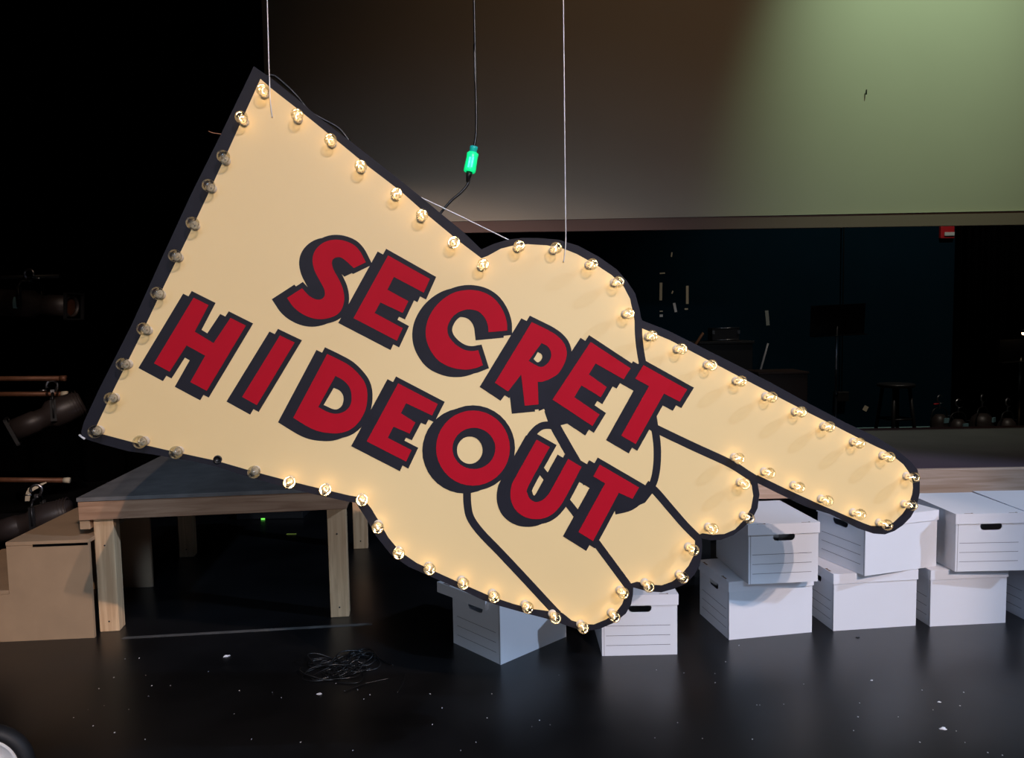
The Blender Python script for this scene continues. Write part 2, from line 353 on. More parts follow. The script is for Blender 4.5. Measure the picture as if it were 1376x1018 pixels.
stroke(cz, [(627.5, 655), (628, 676), (632, 695), (646, 715), (672, 742), (704, 776), (742, 817), (750, 825)], [10.5, 10.5], 0.0004, 0.00115)
stroke(cz, [(738, 550), (746, 572), (757, 592), (772, 618), (790, 648)], 14, 0.0004, 0.00118)
stroke(cz, [(706, 598), (715, 583), (726, 573), (738, 571), (748, 574)], 10, 0.0004, 0.00121)
cz.build('finger_lines', M['navy'], sign)

k4 = lambda ox, oy, pts: [(ox + x / 4.24, oy + y / 4.24) for x, y in pts]
def ell(cx, cy, rx, ry, n=36, rev=False):
    p = [(cx + rx * math.cos(2 * math.pi * i / n), cy + ry * math.sin(2 * math.pi * i / n)) for i in range(n)]
    return p[::-1] if rev else p
def cat(P, closed=True, n=4, sharp=()):
    """smooth the loop except at the listed sharp vertices"""
    out = []; k = len(P)
    for i in range(k):
        b_, c = Vector((*P[i], 0)), Vector((*P[(i + 1) % k], 0)); out.append(P[i])
        if i in sharp and (i + 1) % k in sharp: continue
        a = Vector((*P[i - 1], 0)) if i not in sharp else 2 * b_ - c
        d = Vector((*P[(i + 2) % k], 0)) if (i + 1) % k not in sharp else 2 * c - b_
        for j in range(1, n):
            t = j / n; q = 0.5 * ((2 * b_) + (c - a) * t + (2 * a - 5 * b_ + 4 * c - d) * t * t + (3 * b_ - a - 3 * c + d) * t ** 3)
            out.append((q.x, q.y))
    return out
LET = []
Sx = [(473,222),(440,160),(400,120),(340,97),(280,95),(225,115),(185,155),(170,205),(180,265),(210,325),(235,372),(240,408),(222,431),(190,433),(150,412),(110,370),(25,425),(60,475),(110,515),(170,540),(230,545),(290,530),(325,505),(345,465),(350,420),(340,365),(315,310),(290,265),(280,225),(292,200),(325,193),(355,210),(405,255)]
LET.append(('S', [k4(380, 300, cat(Sx, sharp=(0, 15, 16, 32)))]))
LET.append(('E', [k4(380, 300, [(600,183),(838,317),(803,395),(633,305),(596,378),(715,443),(683,510),(556,450),(523,510),(683,597),(650,668),(403,540)])]))
Cx = [(1278,610),(1275,560),(1255,500),(1215,440),(1160,400),(1100,382),(1040,380),(975,395),(915,430),(865,480),(830,540),(815,600),(818,660),(840,720),(880,775),(930,808),(990,828),(1050,832),(1100,823),(1140,808),(1113,722),(1075,727),(1030,718),(985,690),(950,650),(937,610),(945,570),(970,530),(1010,502),(1060,490),(1110,500),(1145,530),(1165,570),(1172,620)]
LET.append(('C', [k4(380, 300, cat(Cx, sharp=(0, 19, 20, 33)))]))
LET.append(('R', [cat([(714.4,432.5),(741.5,446.2),(754.5,456.8),(760.4,467.5),(761,479),(756.8,491),(749.8,501.7),(739,508.7),(729.7,512.3),(722.3,513),(723.4,543),(705,544.8),(700.2,502.8),(682.5,525.7),(664.9,514)], sharp=(0, 9, 10, 11, 12, 13, 14)),
    cat(k4(600, 300, [(540,682),(575,700),(595,735),(590,775),(560,810),(525,815),(467,783)]), sharp=(0, 6))]))
LET.append(('E', [[(793.4,459.2),(847,494.6),(837.7,509.4),(800,488),(791,502.8),(815,519.8),(807,533.5),(781.1,517.5),(771.3,533.3),(805.3,556.6),(795.8,572),(742.3,536.6)]]))
LET.append(('T', [[(864.3,490.4),(923,523),(913,539.3),(891.8,528.5),(853.8,596.2),(834.6,585),(871.7,518.6),(853.4,508.4)]]))
k3 = lambda pts: [(80 + x / 3.3925, 340 + y / 3.3925) for x, y in pts]
LET.append(('H', [k3([(612,203),(680,237),(617,358),(703,410),(780,295),(850,330),(672,627),(597,587),(665,467),(580,420),(503,540),(432,502)])]))
LET.append(('I', [k3([(1005,375),(1072,407),(900,692),(833,655)])]))
LET.append(('D', [k4(360, 440, cat([(338,150),(400,180),(470,220),(530,280),(560,335),(567,400),(555,470),(520,535),(470,580),(410,600),(350,600),(290,590),(230,565),(145,513)], sharp=(0, 13))),
    k4(360, 440, cat([(385,275),(430,300),(465,340),(477,390),(470,440),(440,475),(395,490),(345,482),(287,452)], sharp=(0, 8)))]))
LET.append(('E', [k4(360, 440, [(742,317),(968,435),(935,500),(787,430),(757,487),(840,540),(807,603),(715,563),(683,627),(818,697),(787,762),(563,647)])]))
LET.append(('O', [k4(560, 500, ell(320,431,210,214)), k4(560, 500, ell(325,433,122,117.5))]))
LET.append(('U', [k4(560, 500, cat([(682,383),(560,600),(537,655),(535,720),(560,780),(610,820),(670,835),(730,828),(780,800),(820,755),(850,705),(938,538),(862,493),(765,668),(745,700),(715,727),(680,738),(647,722),(630,690),(637,643),(757,425)], sharp=(0, 11, 12, 20)))]))
LET.append(('T', [k4(560, 500, [(1042,525),(1265,655),(1228,720),(1150,685),(1003,960),(920,908),(1072,632),(1005,592)])]))
def area(l): return sum(l[i][0] * l[(i + 1) % len(l)][1] - l[(i + 1) % len(l)][0] * l[i][1] for i in range(len(l))) / 2
def offset(l, d):
    """mitred offset; +d grows a loop of positive area"""
    k = len(l); out = []
    for i in range(k):
        a, b_, c = Vector(l[i - 1]), Vector(l[i]), Vector(l[(i + 1) % k])
        u, v = (b_ - a).normalized(), (c - b_).normalized()
        n1, n2 = Vector((u.y, -u.x)), Vector((v.y, -v.x)); m_ = n1 + n2
        if m_.length < 0.2: m_ = n1
        m_ = m_ / max(m_.dot(n1), 0.35 * m_.length) if m_.dot(n1) > 0 else n1
        out.append(tuple(b_ + m_ * d))
    return out
NAMES = {'hole': 1}
for i, (ch, loops) in enumerate(LET):
    lp = []
    for q, l in enumerate(loops):
        a = area(l); l = l if a > 0 else l[::-1]; lp.append(l)
    OW = 6.6 if i < 6 else 6.9
    nav = [offset(l, OW if q == 0 else -5.0) for q, l in enumerate(lp)]
    # holes vanish where the offset would collapse them
    mb = MB(); e = 0.00002 * i
    shift = (-11.5, 3.6)
    if ch in 'ORD':
        mid = lambda l, s: [(x + s[0], y + s[1]) for x, y in l]
        hole = nav[1]
        cx = sum(p[0] for p in hole) / len(hole); cy = sum(p[1] for p in hole) / len(hole)
        sh = [(cx + (x - cx) * 0.80 - 4.6, cy + (y - cy) * 0.86 + 1.8) for x, y in hole]
        if ch == 'O': sh = ell(560 + 302 / 4.24, 500 + 443 / 4.24, 73 / 4.24, 78 / 4.24)
        if ch == 'D': sh = k4(360, 440, cat([(375,343),(408,358),(428,385),(430,420),(415,452),(380,466),(318,440)], sharp=(0, 6)))
        if ch == 'R': sh = k4(600, 300, cat([(520,732),(540,745),(545,765),(532,785),(515,790),(496,772)], sharp=(0, 5)))
        mb.poly([[S(*p) for p in nav[0]], [S(*p) for p in sh]], 0.0008 + e, 0.0016 + e)
        mb.poly([[S(*p) for p in mid(nav[0], shift)], [S(*p) for p in sh]], 0.0008 + e, 0.00145 + e)
    else:
        mb.poly([[S(*p) for p in nav[0]]], 0.0008 + e, 0.0016 + e)
        mb.poly([[S(x + shift[0], y + shift[1]) for x, y in nav[0]]], 0.0008 + e, 0.00145 + e)
    if (i, ch) == (4, 'E'):
        mb.poly([[S(*p) for p in [(722,509),(752,496),(750,530),(765,568),(750,572),(738,567),(731,549),(724,552)]]], 0.0008, 0.0014)
    if i == 12:
        mb.poly([[S(*p) for p in k4(560, 500, [(1150,690),(1228,720),(1265,655),(1318,648),(1342,688),(1300,742),(1190,787),(1140,775)])]], 0.0008, 0.0014)
    mb.mi = 1
    mb.poly([[S(*p) for p in l] for l in lp], 0.0012 + e, 0.0024 + e)
    mb.build('letter', [M['navy'], M['red']], sign)

# bulbs round the edge: (pixel of the globe, lit)
BULBS = [((353,120),1),((325,158),1),((300,211),0),((281,249),0),((258,300),0),((235.5,343),0),((211,394),0),((193,443),0),((166,489),0),((148,535),0),((127,579.5),0),
 ((189,594),0),((236,607.5),0),((341,634),0),((388,648),1),((437,658),1),((486,672),1),((508,708),1),((536,744),1),((577,765),1),((622,784),1),((664,802),1),((708.6,817),1),
 ((746,830),1),((784.5,844),1),((826.3,828),1),((838,797.5),1),((872,787),1),((918.7,775.7),1),((931.4,738),1),((958.5,711),1),((1006,695.5),1),((1001.7,650),1),((994,616),1),
 ((1034.7,635.4),1),((1074.8,654),1),((1112.6,672.5),1),((1156,691),1),((1191.5,705),1),((1225.6,679.6),1),((1228.7,641.5),1),((1196,613.6),1),((1156,595),1),((1115.7,573.5),1),
 ((1077,554),1),((1036.7,533),1),((996.5,512),1),((957,490),1),((916,468.7),1),((877,451.7),1),((845.7,420.7),1),((830.7,378),1),((795.8,353.8),1),((747,334),1),((698.3,331),1),
 ((649,356),1),((610,324.6),1),((567,290),1),((532,260),1),((485,223),1),((445,188),1),((398.6,155),1)]
prof = [(0.0098, 0.003), (0.0102, 0.012), (0.0104, 0.020), (0.0112, 0.025)]
prof += [(0.0188 * math.cos(a_), 0.0440 + 0.0188 * math.sin(a_)) for a_ in [R(-48 + 138 * q / 11) for q in range(12)]]
prof[-1] = (0.0, prof[-1][1])
glass_m = MB().lathe(prof, 20).build('light_bulb', M['glass'], sign)
collar_m = MB().lathe([(0.0135, 0.0), (0.0135, 0.0035), (0.0108, 0.004), (0.0108, 0.011), (0.0, 0.011)], 16).build('screw_collar', M['collar'], glass_m)
def fil_mb():
    fm = MB()
    fm.tube([(0.0, 0.0, 0.011), (0.0, 0.0, 0.030)], [0.0026, 0.0012], 8)
    return fm
stem = fil_mb().build('glass_stem', M['filament_off'], glass_m)
fl = MB().tube(smooth_path([(-0.006, 0, 0.030), (-0.005, 0.003, 0.040), (0, 0.001, 0.046), (0.005, -0.003, 0.040), (0.006, 0, 0.030)], 4), 0.0008, 6)
fl_on = fl.build('filament', M['filament_on'], glass_m)
fl_off_mesh = fl_on.data.copy(); fl_off_mesh.materials.clear(); fl_off_mesh.materials.append(M['filament_off'])
pl = bpy.data.lights.new('bulb_glow', 'POINT'); pl.energy = 0.036; pl.color = (1.0, 0.60, 0.24); pl.shadow_soft_size = 0.003
for i, ((x, y), lit) in enumerate(BULBS):
    g_ = glass_m if i == 0 else glass_m.copy()
    if i: COL.objects.link(g_)
    g_.parent = sign
    sx, sy = S(x, y, 0.044); a, b_ = random.uniform(-0.05, 0.05), random.uniform(-0.05, 0.05) + 0.03
    g_.location = (sx - 0.044 * b_ * 0, sy, 0.0); g_.rotation_euler = (a, b_ - 0.03, random.uniform(0, 3))
    kids = [collar_m, stem, fl_on]
    if i:
        kids = []
        for src in (collar_m, stem, fl_on):
            c = src.copy(); COL.objects.link(c); c.parent = g_; kids.append(c)
    kids[2].name = 'filament'
    if not lit: kids[2].data = fl_off_mesh
    else:
        lo = bpy.data.objects.new('bulb_glow', pl); COL.objects.link(lo); lo.parent = g_; lo.location = (0, 0, 0.027)
# the empty socket in the lower edge
px = S(292.6, 617)
MB().lathe([(0.0, 0.0030), (0.008, 0.0030), (0.0085, 0.006), (0.012, 0.006), (0.0125, 0.0006)], 20, c=(px[0], px[1], 0)).build('empty_socket', M['black_plastic'], sign)
px = S(109, 587)
MB().tube([(px[0] - 0.006, px[1] + 0.006, -0.004), (px[0] + 0.010, px[1] - 0.006, 0.001)], 0.0032, 6).build('broken_corner', M['paper'], sign)
a = S(293, 177); b_ = S(277, 172)
MB().tube(smooth_path([(a[0] + 0.02, a[1], -0.026), ((a[0] + b_[0]) / 2, a[1] + 0.004, -0.028), (b_[0], b_[1], -0.03)], 4), [0.0011] * 8 + [0.0007], 6).build('loose_wire_end', M['copper'], sign)

def SW(x, y, off):   # a world point over the sign's face
    q = S(x, y, off); return P0 + EX * q[0] + EY * q[1] + EZ * off
# hanging wires, tied through holes in the board
for pts, lab in (([SW(366, 158, 0.002), SW(364.5, 147, 0.006), SW(363, 130, 0.010), SW(361.5, 90, 0.012)], 'thin steel wire holding up the cuff corner of the sign'),
                 ([SW(757, 352, 0.002), SW(759, 341, 0.006), SW(760.3, 322, 0.010), SW(760, 290, 0.012)], 'thin steel wire holding up the thumb side of the sign')):
    top = ony(359, 0, pts[-1].y + 0.02) if 'cuff' in lab else ony(757, 0, pts[-1].y + 0.02)
    d = (top - pts[-1]).normalized(); pts = smooth_path(pts, 4) + [pts[-1] + d * 1.2, pts[-1] + d * 7.5]
    tag(MB().tube(pts, 0.0019, 6).build('hanging_wire', M['wire']), lab, 'wire')
tag(MB().tube([SW(540, 253, -0.035), SW(563, 264, -0.035), SW(620, 291, -0.035), SW(681, 321, -0.035), SW(700, 330, -0.035)], 0.0021, 6).build('bridle_wire', M['wire']),
    'pale wire stretched across the gap behind the sign from cuff to thumb', 'wire')
tag(MB().tube(smooth_path([SW(352, 108, -0.030), SW(366, 101, -0.032), SW(384, 114, -0.032), SW(400, 130, -0.032), SW(416, 149, -0.030), SW(434, 160, -0.030), SW(455, 172, -0.030), SW(470, 190, -0.03)], 5), 0.0042, 8).build('cable', M['black_plastic']),
    'black cable looping out over the top edge of the sign cuff', 'cable')
# power cord with a lit green connector
pc = empty('extension_cord', SW(634, 216, -0.05), 0, 'black power cord hanging down to the sign with a glowing green plug connector', 'power cord')
base = SW(634, 216, -0.05)
P = lambda x, y: SW(x, y, -0.05) - base
t0 = P(637, 198); t1 = P(639.5, 120); t2 = P(637, 0); dd = (t2 - t1).normalized()
MB().tube(smooth_path([t0, P(640, 175), t1, P(637.5, 60), t2, t2 + dd * 3.5], 5), 0.0042, 8).build('cord', M['black_plastic'], pc)
MB().tube(smooth_path([P(631, 233), P(629, 246), P(620, 258), P(608, 268), P(597, 280), P(588, 292)], 5), 0.0042, 8).build('cord', M['black_plastic'], pc)
ax = (P(630.8, 231) - P(637, 197))
def along(t): return P(637, 197) + ax * t
MB().tube([along(0), along(0.10), along(0.11), along(0.22)], [0.0125, 0.0125, 0.0115, 0.0115], 16).tube([along(0.2), along(0.28)], 0.0105, 12).build('connector_cap', M['green_dim'], pc)
body = MB().tube([along(0.24), along(0.27), along(0.45), along(0.9), along(1.0)], [0.0160, 0.0185, 0.0175, 0.0190, 0.0180], 8).build('connector', M['green'], pc)
for dx in (-0.005, 0.005):
    MB().tube([along(0.45) + Vector((dx, -0.0155, 0)), along(0.85) + Vector((dx, -0.0175, 0))], 0.0028, 6).build('lit_prong', M['green_core'], body)
MB().tube([along(1.0), along(1.15), along(1.4)], [0.0105, 0.0085, 0.005], 10).build('strain_relief', M['black_plastic'], pc)
l_ = bpy.data.lights.new('green_glow', 'POINT'); l_.energy = 0.05; l_.color = (0.05, 1, 0.4); l_.shadow_soft_size = 0.02
lo = bpy.data.objects.new('green_glow', l_); COL.objects.link(lo); lo.parent = pc; lo.location = along(0.6) + Vector((0, -0.03, 0))

# ---------------------------------------------------------------- file boxes
BH = 0.268
def stadium(cx, cz, w, h, n=8):
    r = h / 2; p = []
    for i in range(n + 1):
        a = -math.pi / 2 + math.pi * i / n; p.append((cx + w / 2 - r + r * math.cos(a), cz + r * math.sin(a)))
    for i in range(n + 1):
        a = math.pi / 2 + math.pi * i / n; p.append((cx - w / 2 + r + r * math.cos(a), cz + r * math.sin(a)))
    return p
def file_box(corner, yaw, long_right, label, lidshift=(0, 0, 0), L=0.405, W=0.318):
    """corner = nearest bottom corner; local x runs along the right-hand face, y along the left-hand face"""
    root = empty('file_box', corner, yaw, label, 'box', 'white cardboard file boxes on the stage floor')
    X, Y = (L, W) if long_right else (W, L); t = 0.004; hb = BH - 0.004
    mb = MB()
    mb.box(t, X - t, t, Y - t, 0.0, t)
    def wall(o, u, n, length, handle):
        # o origin, u direction along wall, n inward
        loops = [[(0, 0), (length, 0), (length, hb), (0, hb)]]
        if handle: loops.append(stadium(length / 2 + 0.002, 0.208, 0.100, 0.036))
        T = Matrix((Vector(u), Vector((0, 0, 1)), Vector(n))).transposed().to_4x4(); T.translation = Vector(o)
        mb.T = T; mb.poly(loops, 0.0, t); mb.T = Matrix.Identity(4)
    hx = long_right
    wall((0, 0, 0), (1, 0, 0), (0, 1, 0), X, not hx); wall((0, Y - t, 0), (1, 0, 0), (0, 1, 0), X, not hx)
    wall((0, t, 0), (0, 1, 0), (1, 0, 0), Y - 2 * t, hx); wall((X - t, t, 0), (0, 1, 0), (1, 0, 0), Y - 2 * t, hx)
    body = mb.build('body', M['card'], root)
    ln = MB(); e = 0.0006
    for z in (0.131, 0.088, 0.045):
        if hx: ln.box(-e, 0.0, 0.028, Y - 0.03, z, z + 0.0016)
        else: ln.box(0.018, X - 0.03, -e, 0.0, z, z + 0.0016)
    if hx: ln.box(-e, 0.0, 0.006, 0.0075, 0.0, hb)
    else: ln.box(0.009, 0.0102, -e, 0.0, 0.0, hb - 0.03)
    ln.build('printed_lines', M['ink'], body)
    lid = MB(); o = 0.0045; h = 0.047
    lid.box(-o, X + o, -o, Y + o, BH - 0.004, BH)
    lid.box(-o, X + o, -o, -o + 0.004, BH - h, BH - 0.004); lid.box(-o, X + o, Y + o - 0.004, Y + o, BH - h, BH - 0.004)
    lid.box(-o, -o + 0.004, -o + 0.004, Y + o - 0.004, BH - h, BH - 0.004); lid.box(X + o - 0.004, X + o, -o + 0.004, Y + o - 0.004, BH - h, BH - 0.004)
    lo = lid.build('lid', M['card_lid'], root); lo.location = (lidshift[0], lidshift[1], 0); lo.rotation_euler = (0, 0, lidshift[2])
    tb = MB()
    n_ = Y if hx else X
    for q in (0.18, 0.82):
        c = n_ * q
        if hx: tb.box(-0.0005, 0.0075, c - 0.020, c + 0.020, BH, BH + 0.0006); tb.box(-0.002, 0.010, c + 0.017, c + 0.022, BH, BH + 0.0008)
        else: tb.box(c - 0.020, c + 0.020, 0.0003, 0.0032, BH, BH + 0.0006); tb.box(c + 0.014, c + 0.020, 0.002, 0.008, BH, BH + 0.0008)
    tb.build('tab_slots', M['card_raw'], lo)
    return root
c = onz(979.6, 859.5); file_box(c, R(9.8), True, 'lower white box of the stack nearest the sign fingers, handle on its shaded left end')
c = onz(1119.7, 847.5); file_box(c, R(6.4), True, 'lower white box in the middle, carrying the box turned askew under the index finger')
c = onz(1249.5, 841.5); file_box(c, R(4.5), True, 'lower white box under the upright one with its handle facing front', L=0.37)
c = onz(1378, 833); file_box(c, R(5), True, 'lower white box cut off by the right edge, only its shaded end showing')
Z2 = BH + 0.002
c = onz(1005.5, 785, Z2); file_box(c, R(4.7), False, 'upper white box with round finger shadow across its front handle end')
c = onz(1162, 773.7, Z2); file_box(c, R(17), True, 'upper white box turned askew, half hidden behind the pointing fingertip')
c = onz(1283, 767.8, Z2); c0 = c.copy(); file_box(c, R(0.6), False, 'upper white box right of the fingertip with its handle end square to the front')
file_box(c + Vector((0.335, 0.03, 0)), R(-1), False, 'upper white box at the far right, only its lid top in view')
c = onz(673, 893); file_box(c, R(43), True, 'white box turned cornerwise under the palm of the sign, its left end in deep shadow', (-0.012, 0.078, 0.02))
c = onz(809, 881); file_box(c, R(0.4), False, 'single white box below the little finger with handle end facing front', W=0.325)

# ---------------------------------------------------------------- timber platform and stair unit
A = onz(102, 669, 0.66)
pf = empty('wooden_platform', (A.x, A.y, 0), R(6.0), 'rough wooden platform on square posts with dark worn top, under the sign cuff', 'platform')
LX, LY = 1.24, 1.34; H0 = 0.66
MB().box(0, LX, 0, LY, H0 - 0.019, H0, 0.002).build('platform_top', M['top'], pf)
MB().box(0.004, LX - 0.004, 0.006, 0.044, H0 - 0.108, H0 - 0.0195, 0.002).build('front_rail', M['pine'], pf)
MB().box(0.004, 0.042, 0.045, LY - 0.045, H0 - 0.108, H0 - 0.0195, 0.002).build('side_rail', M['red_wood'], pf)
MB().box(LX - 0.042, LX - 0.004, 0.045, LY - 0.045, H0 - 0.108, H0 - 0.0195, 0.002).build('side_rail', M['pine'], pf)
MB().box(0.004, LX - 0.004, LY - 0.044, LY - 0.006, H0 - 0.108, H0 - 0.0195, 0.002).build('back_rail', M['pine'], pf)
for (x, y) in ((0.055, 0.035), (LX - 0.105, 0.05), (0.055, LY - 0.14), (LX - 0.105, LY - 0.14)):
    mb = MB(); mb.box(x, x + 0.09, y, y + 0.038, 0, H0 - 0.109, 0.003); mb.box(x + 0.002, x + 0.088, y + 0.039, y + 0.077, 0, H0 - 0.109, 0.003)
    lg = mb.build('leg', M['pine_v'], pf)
    for z in (0.05, 0.42): MB().lathe([(0.0, -0.0012), (0.004, -0.0012), (0.004, 0.0)], 10, axis='Y', c=(x + 0.045, y, z)).build('screw', M['black'], lg)
MB().box(-0.0, 0.046, 0.02, 0.09, H0 - 0.155, H0 - 0.109, 0.002).build('block', M['ply'], pf)

B = onz(127, 856.5)
st = empty('stair_unit', (B.x, B.y, 0), R(4), 'plain brown plywood stair unit standing left of the wooden platform', 'stairs')
h1, h2 = 0.452, 0.225
mb = MB(); T = Matrix((Vector((1, 0, 0)), Vector((0, 0, 1)), Vector((0, -1, 0)))).transposed().to_4x4()
pr = [(0, 0), (0, h1), (-0.368, h1), (-0.368, h2), (-0.80, h2), (-0.80, 0)]
mb.T = T; mb.poly([pr], -0.018, 0.0); mb.build('front_panel', M['ply'], st)
mb = MB(); mb.T = T; mb.poly([pr], -0.71, -0.692); mb.build('back_panel', M['ply'], st)
MB().box(-0.371, 0.0, 0.0, 0.71, h1 + 0.0005, h1 + 0.018, 0.002).build('tread', M['ply'], st)
MB().box(-0.80, -0.371, 0.0, 0.71, h2 + 0.0005, h2 + 0.018, 0.002).build('tread', M['ply'], st)
MB().box(-0.368, -0.353, 0.0185, 0.69, h2, h1).build('riser', M['ply'], st)
MB().box(-0.25, -0.004, -0.0015, 0.0, h1 - 0.008, h1 + 0.004).build('gap_shadow_strip', M['black_matte'], st)  # thin dark strip standing in for the shadow gap below the tread

# ---------------------------------------------------------------- things on the floor
a, b_ = onz(165, 857), onz(500, 838)
d = (b_ - a); n = Vector((-d.y, d.x, 0)).normalized() * 0.012
tag(MB().add([a - n, b_ - n, b_ + n, a + n] and [tuple(a - n), tuple(b_ - n), tuple(b_ + n), tuple(a + n), tuple(a - n + Vector((0, 0, .0012))), tuple(b_ - n + Vector((0, 0, .0012))), tuple(b_ + n + Vector((0, 0, .0012))), tuple(a + n + Vector((0, 0, .0012)))],
    [(3, 2, 1, 0), (4, 5, 6, 7), (0, 1, 5, 4), (1, 2, 6, 5), (2, 3, 7, 6), (3, 0, 4, 7)]).build('floor_tape', mat('dusty_grey_tape', (0.10, 0.095, 0.09), 0.5, noise=0.8, nscale=14)),
    'dusty grey tape strip on the black floor along the platform front', 'tape')
# tangled cable
ctr = onz(455, 897)
mb = MB(); rnd = random.Random(3)
for k in range(16):
    cx, cy = ctr.x + rnd.uniform(-0.09, 0.11), ctr.y + rnd.uniform(-0.08, 0.08); r1 = rnd.uniform(0.03, 0.085); r2 = r1 * rnd.uniform(0.5, 1.0); rot = rnd.uniform(0, 3.1)
    hz = rnd.uniform(0.006, 0.045); pts = []; turns = rnd.uniform(1.2, 2.6); N = int(26 * turns)
    for i in range(N):
        a_ = 2 * math.pi * turns * i / N; wob = 1 + 0.12 * math.sin(a_ * 2.7 + k)
        x, y = r1 * wob * math.cos(a_), r2 * wob * math.sin(a_)
        pts.append((cx + x * math.cos(rot) - y * math.sin(rot), cy + x * math.sin(rot) + y * math.cos(rot), 0.0045 + hz * (0.5 + 0.5 * math.sin(a_ * 0.6 + k)) * (0.5 + 0.5 * math.cos(a_ + k))))
    mb.tube(pts, 0.0028, 6)
for px_ in ([(432, 893), (418, 900), (412, 902)], [(482, 882), (508, 884), (520, 890), (528, 893)], [(470, 900), (488, 905), (483, 916), (463, 917), (452, 916)], [(490, 918), (508, 914), (523, 911)], [(462, 928), (476, 923), (490, 918)], [(545, 905), (541, 918), (534, 930)]):
    mb.tube(smooth_path([onz(x, y, 0.004) for x, y in px_], 5), 0.0026, 6)
o = mb.build('tangled_cable', M['black_plastic'], weld=False); tag(o, 'tangled heap of thin black cable on the floor in front of the platform', 'cable')
def scrap(px, s, label, grp=None, m_=None, name='paper_scrap'):
    c = onz(*px); rn = random.Random(int(px[0])); mb = MB(); n = 9; vs = [(0, 0, s * 0.35 + 0.002)]
    for i in range(n):
        a_ = 2 * math.pi * i / n; r = s * rn.uniform(0.4, 1.2); vs.append((r * math.cos(a_) * 1.3, r * math.sin(a_) * 0.7, 0.001 + rn.uniform(0, s * 0.3)))
    vs += [(v[0], v[1], 0.0002) for v in vs[1:]]
    fs = [(0, 1 + i, 1 + (i + 1) % n) for i in range(n)] + [(1 + i, 1 + n + i, 1 + n + (i + 1) % n, 1 + (i + 1) % n) for i in range(n)] + [tuple(range(n + 1, 2 * n + 1))]
    mb.add(vs, fs); o = mb.build(name, m_ or M['paper'], loc=c); tag(o, label, 'scrap', grp)
scrap((304, 881.5), 0.014, 'white paper scrap on the black floor in front of the platform opening')
scrap((430, 932), 0.010, 'white crumpled paper scrap on the floor below the tangled cable')
scrap((1267, 979), 0.012, 'largest torn white paper scrap on the floor at lower right')
scrap((1262, 943), 0.006, 'small white scrap just above the largest torn scrap at lower right')
scrap((1171, 914), 0.005, 'tiny white curl on the floor in front of the middle stack of boxes')
scrap((1153, 856.5), 0.008, 'black chip lying on the floor right before the middle lower box', m_=M['black'])
cr_ = MB(); rn = random.Random(11)
spots_ = [(168,885),(187,884),(153,910),(196,907),(204,921),(229,921),(133,925),(99,964),(173,953),(154,984),(125,975),(140,948),(366,930),(378,937),(451,918),(578,932),(594,951),(489,939),(497,933),(338,993),(474,1008),(404,997),(581,973),(619,1008),(1017,947),(1021,947),(1295,930),(1239,927),(1207,963),(1153,963),(961,917),(1290,948),(1285,982),(1236,997),(1011,993),(944,992),(1080,919),(975,889),(993,867),(882,900),(919,904)]
for q in spots_ + [(rn.uniform(80, 1350), rn.uniform(900, 1015)) for _ in range(25)]:
    c = onz(*q); s = rn.uniform(0.0007, 0.0017) * (0.7 if q not in spots_ else 1); a_ = rn.uniform(0, 3)
    cr_.T = Matrix.Translation(c) @ Matrix.Rotation(a_, 4, 'Z'); cr_.box(-s * 1.6, s * 1.6, -s, s, 0.0001, 0.0016)
o = cr_.build('floor_crumbs', M['paper'], weld=False); tag(o, 'fine pale crumbs and flecks scattered over the black floor', 'crumbs', kind='stuff')

# wheel at the lower left corner
wl = empty('cart_wheel', (-1.605, 2.2, 0.1375), R(14), 'black rubber cart wheel with grey bolted hub at the lower left corner', 'wheel')
tp = []
for i in range(13):
    a_ = math.pi * 2 * i / 12; tp.append((0.106 + 0.019 * math.cos(a_), 0.024 * math.sin(a_)))
wl.scale = (1.1, 1.1, 1.1)
MB().lathe(tp, 48, 'Y').build('tyre', M['rubber'], wl)
MB().lathe([(0.0, -0.012), (0.03, -0.016), (0.034, -0.010), (0.078, -0.008), (0.084, -0.018), (0.090, -0.018), (0.092, 0.018), (0.0, 0.018)], 40, 'Y').build('hub', M['hub'], wl)
bb = MB()
for i in range(8):
    a_ = 2 * math.pi * i / 8 + 0.2; bb.lathe([(0.0, -0.018), (0.005, -0.017), (0.006, -0.009)], 10, 'Y', c=(0.066 * math.cos(a_), 0, 0.066 * math.sin(a_)))
bb.build('hub_bolts', M['steel'], wl)
MB().tube([(0, -0.022, 0), (0, 0.12, 0)], 0.010, 10).build('axle', M['steel'], wl)

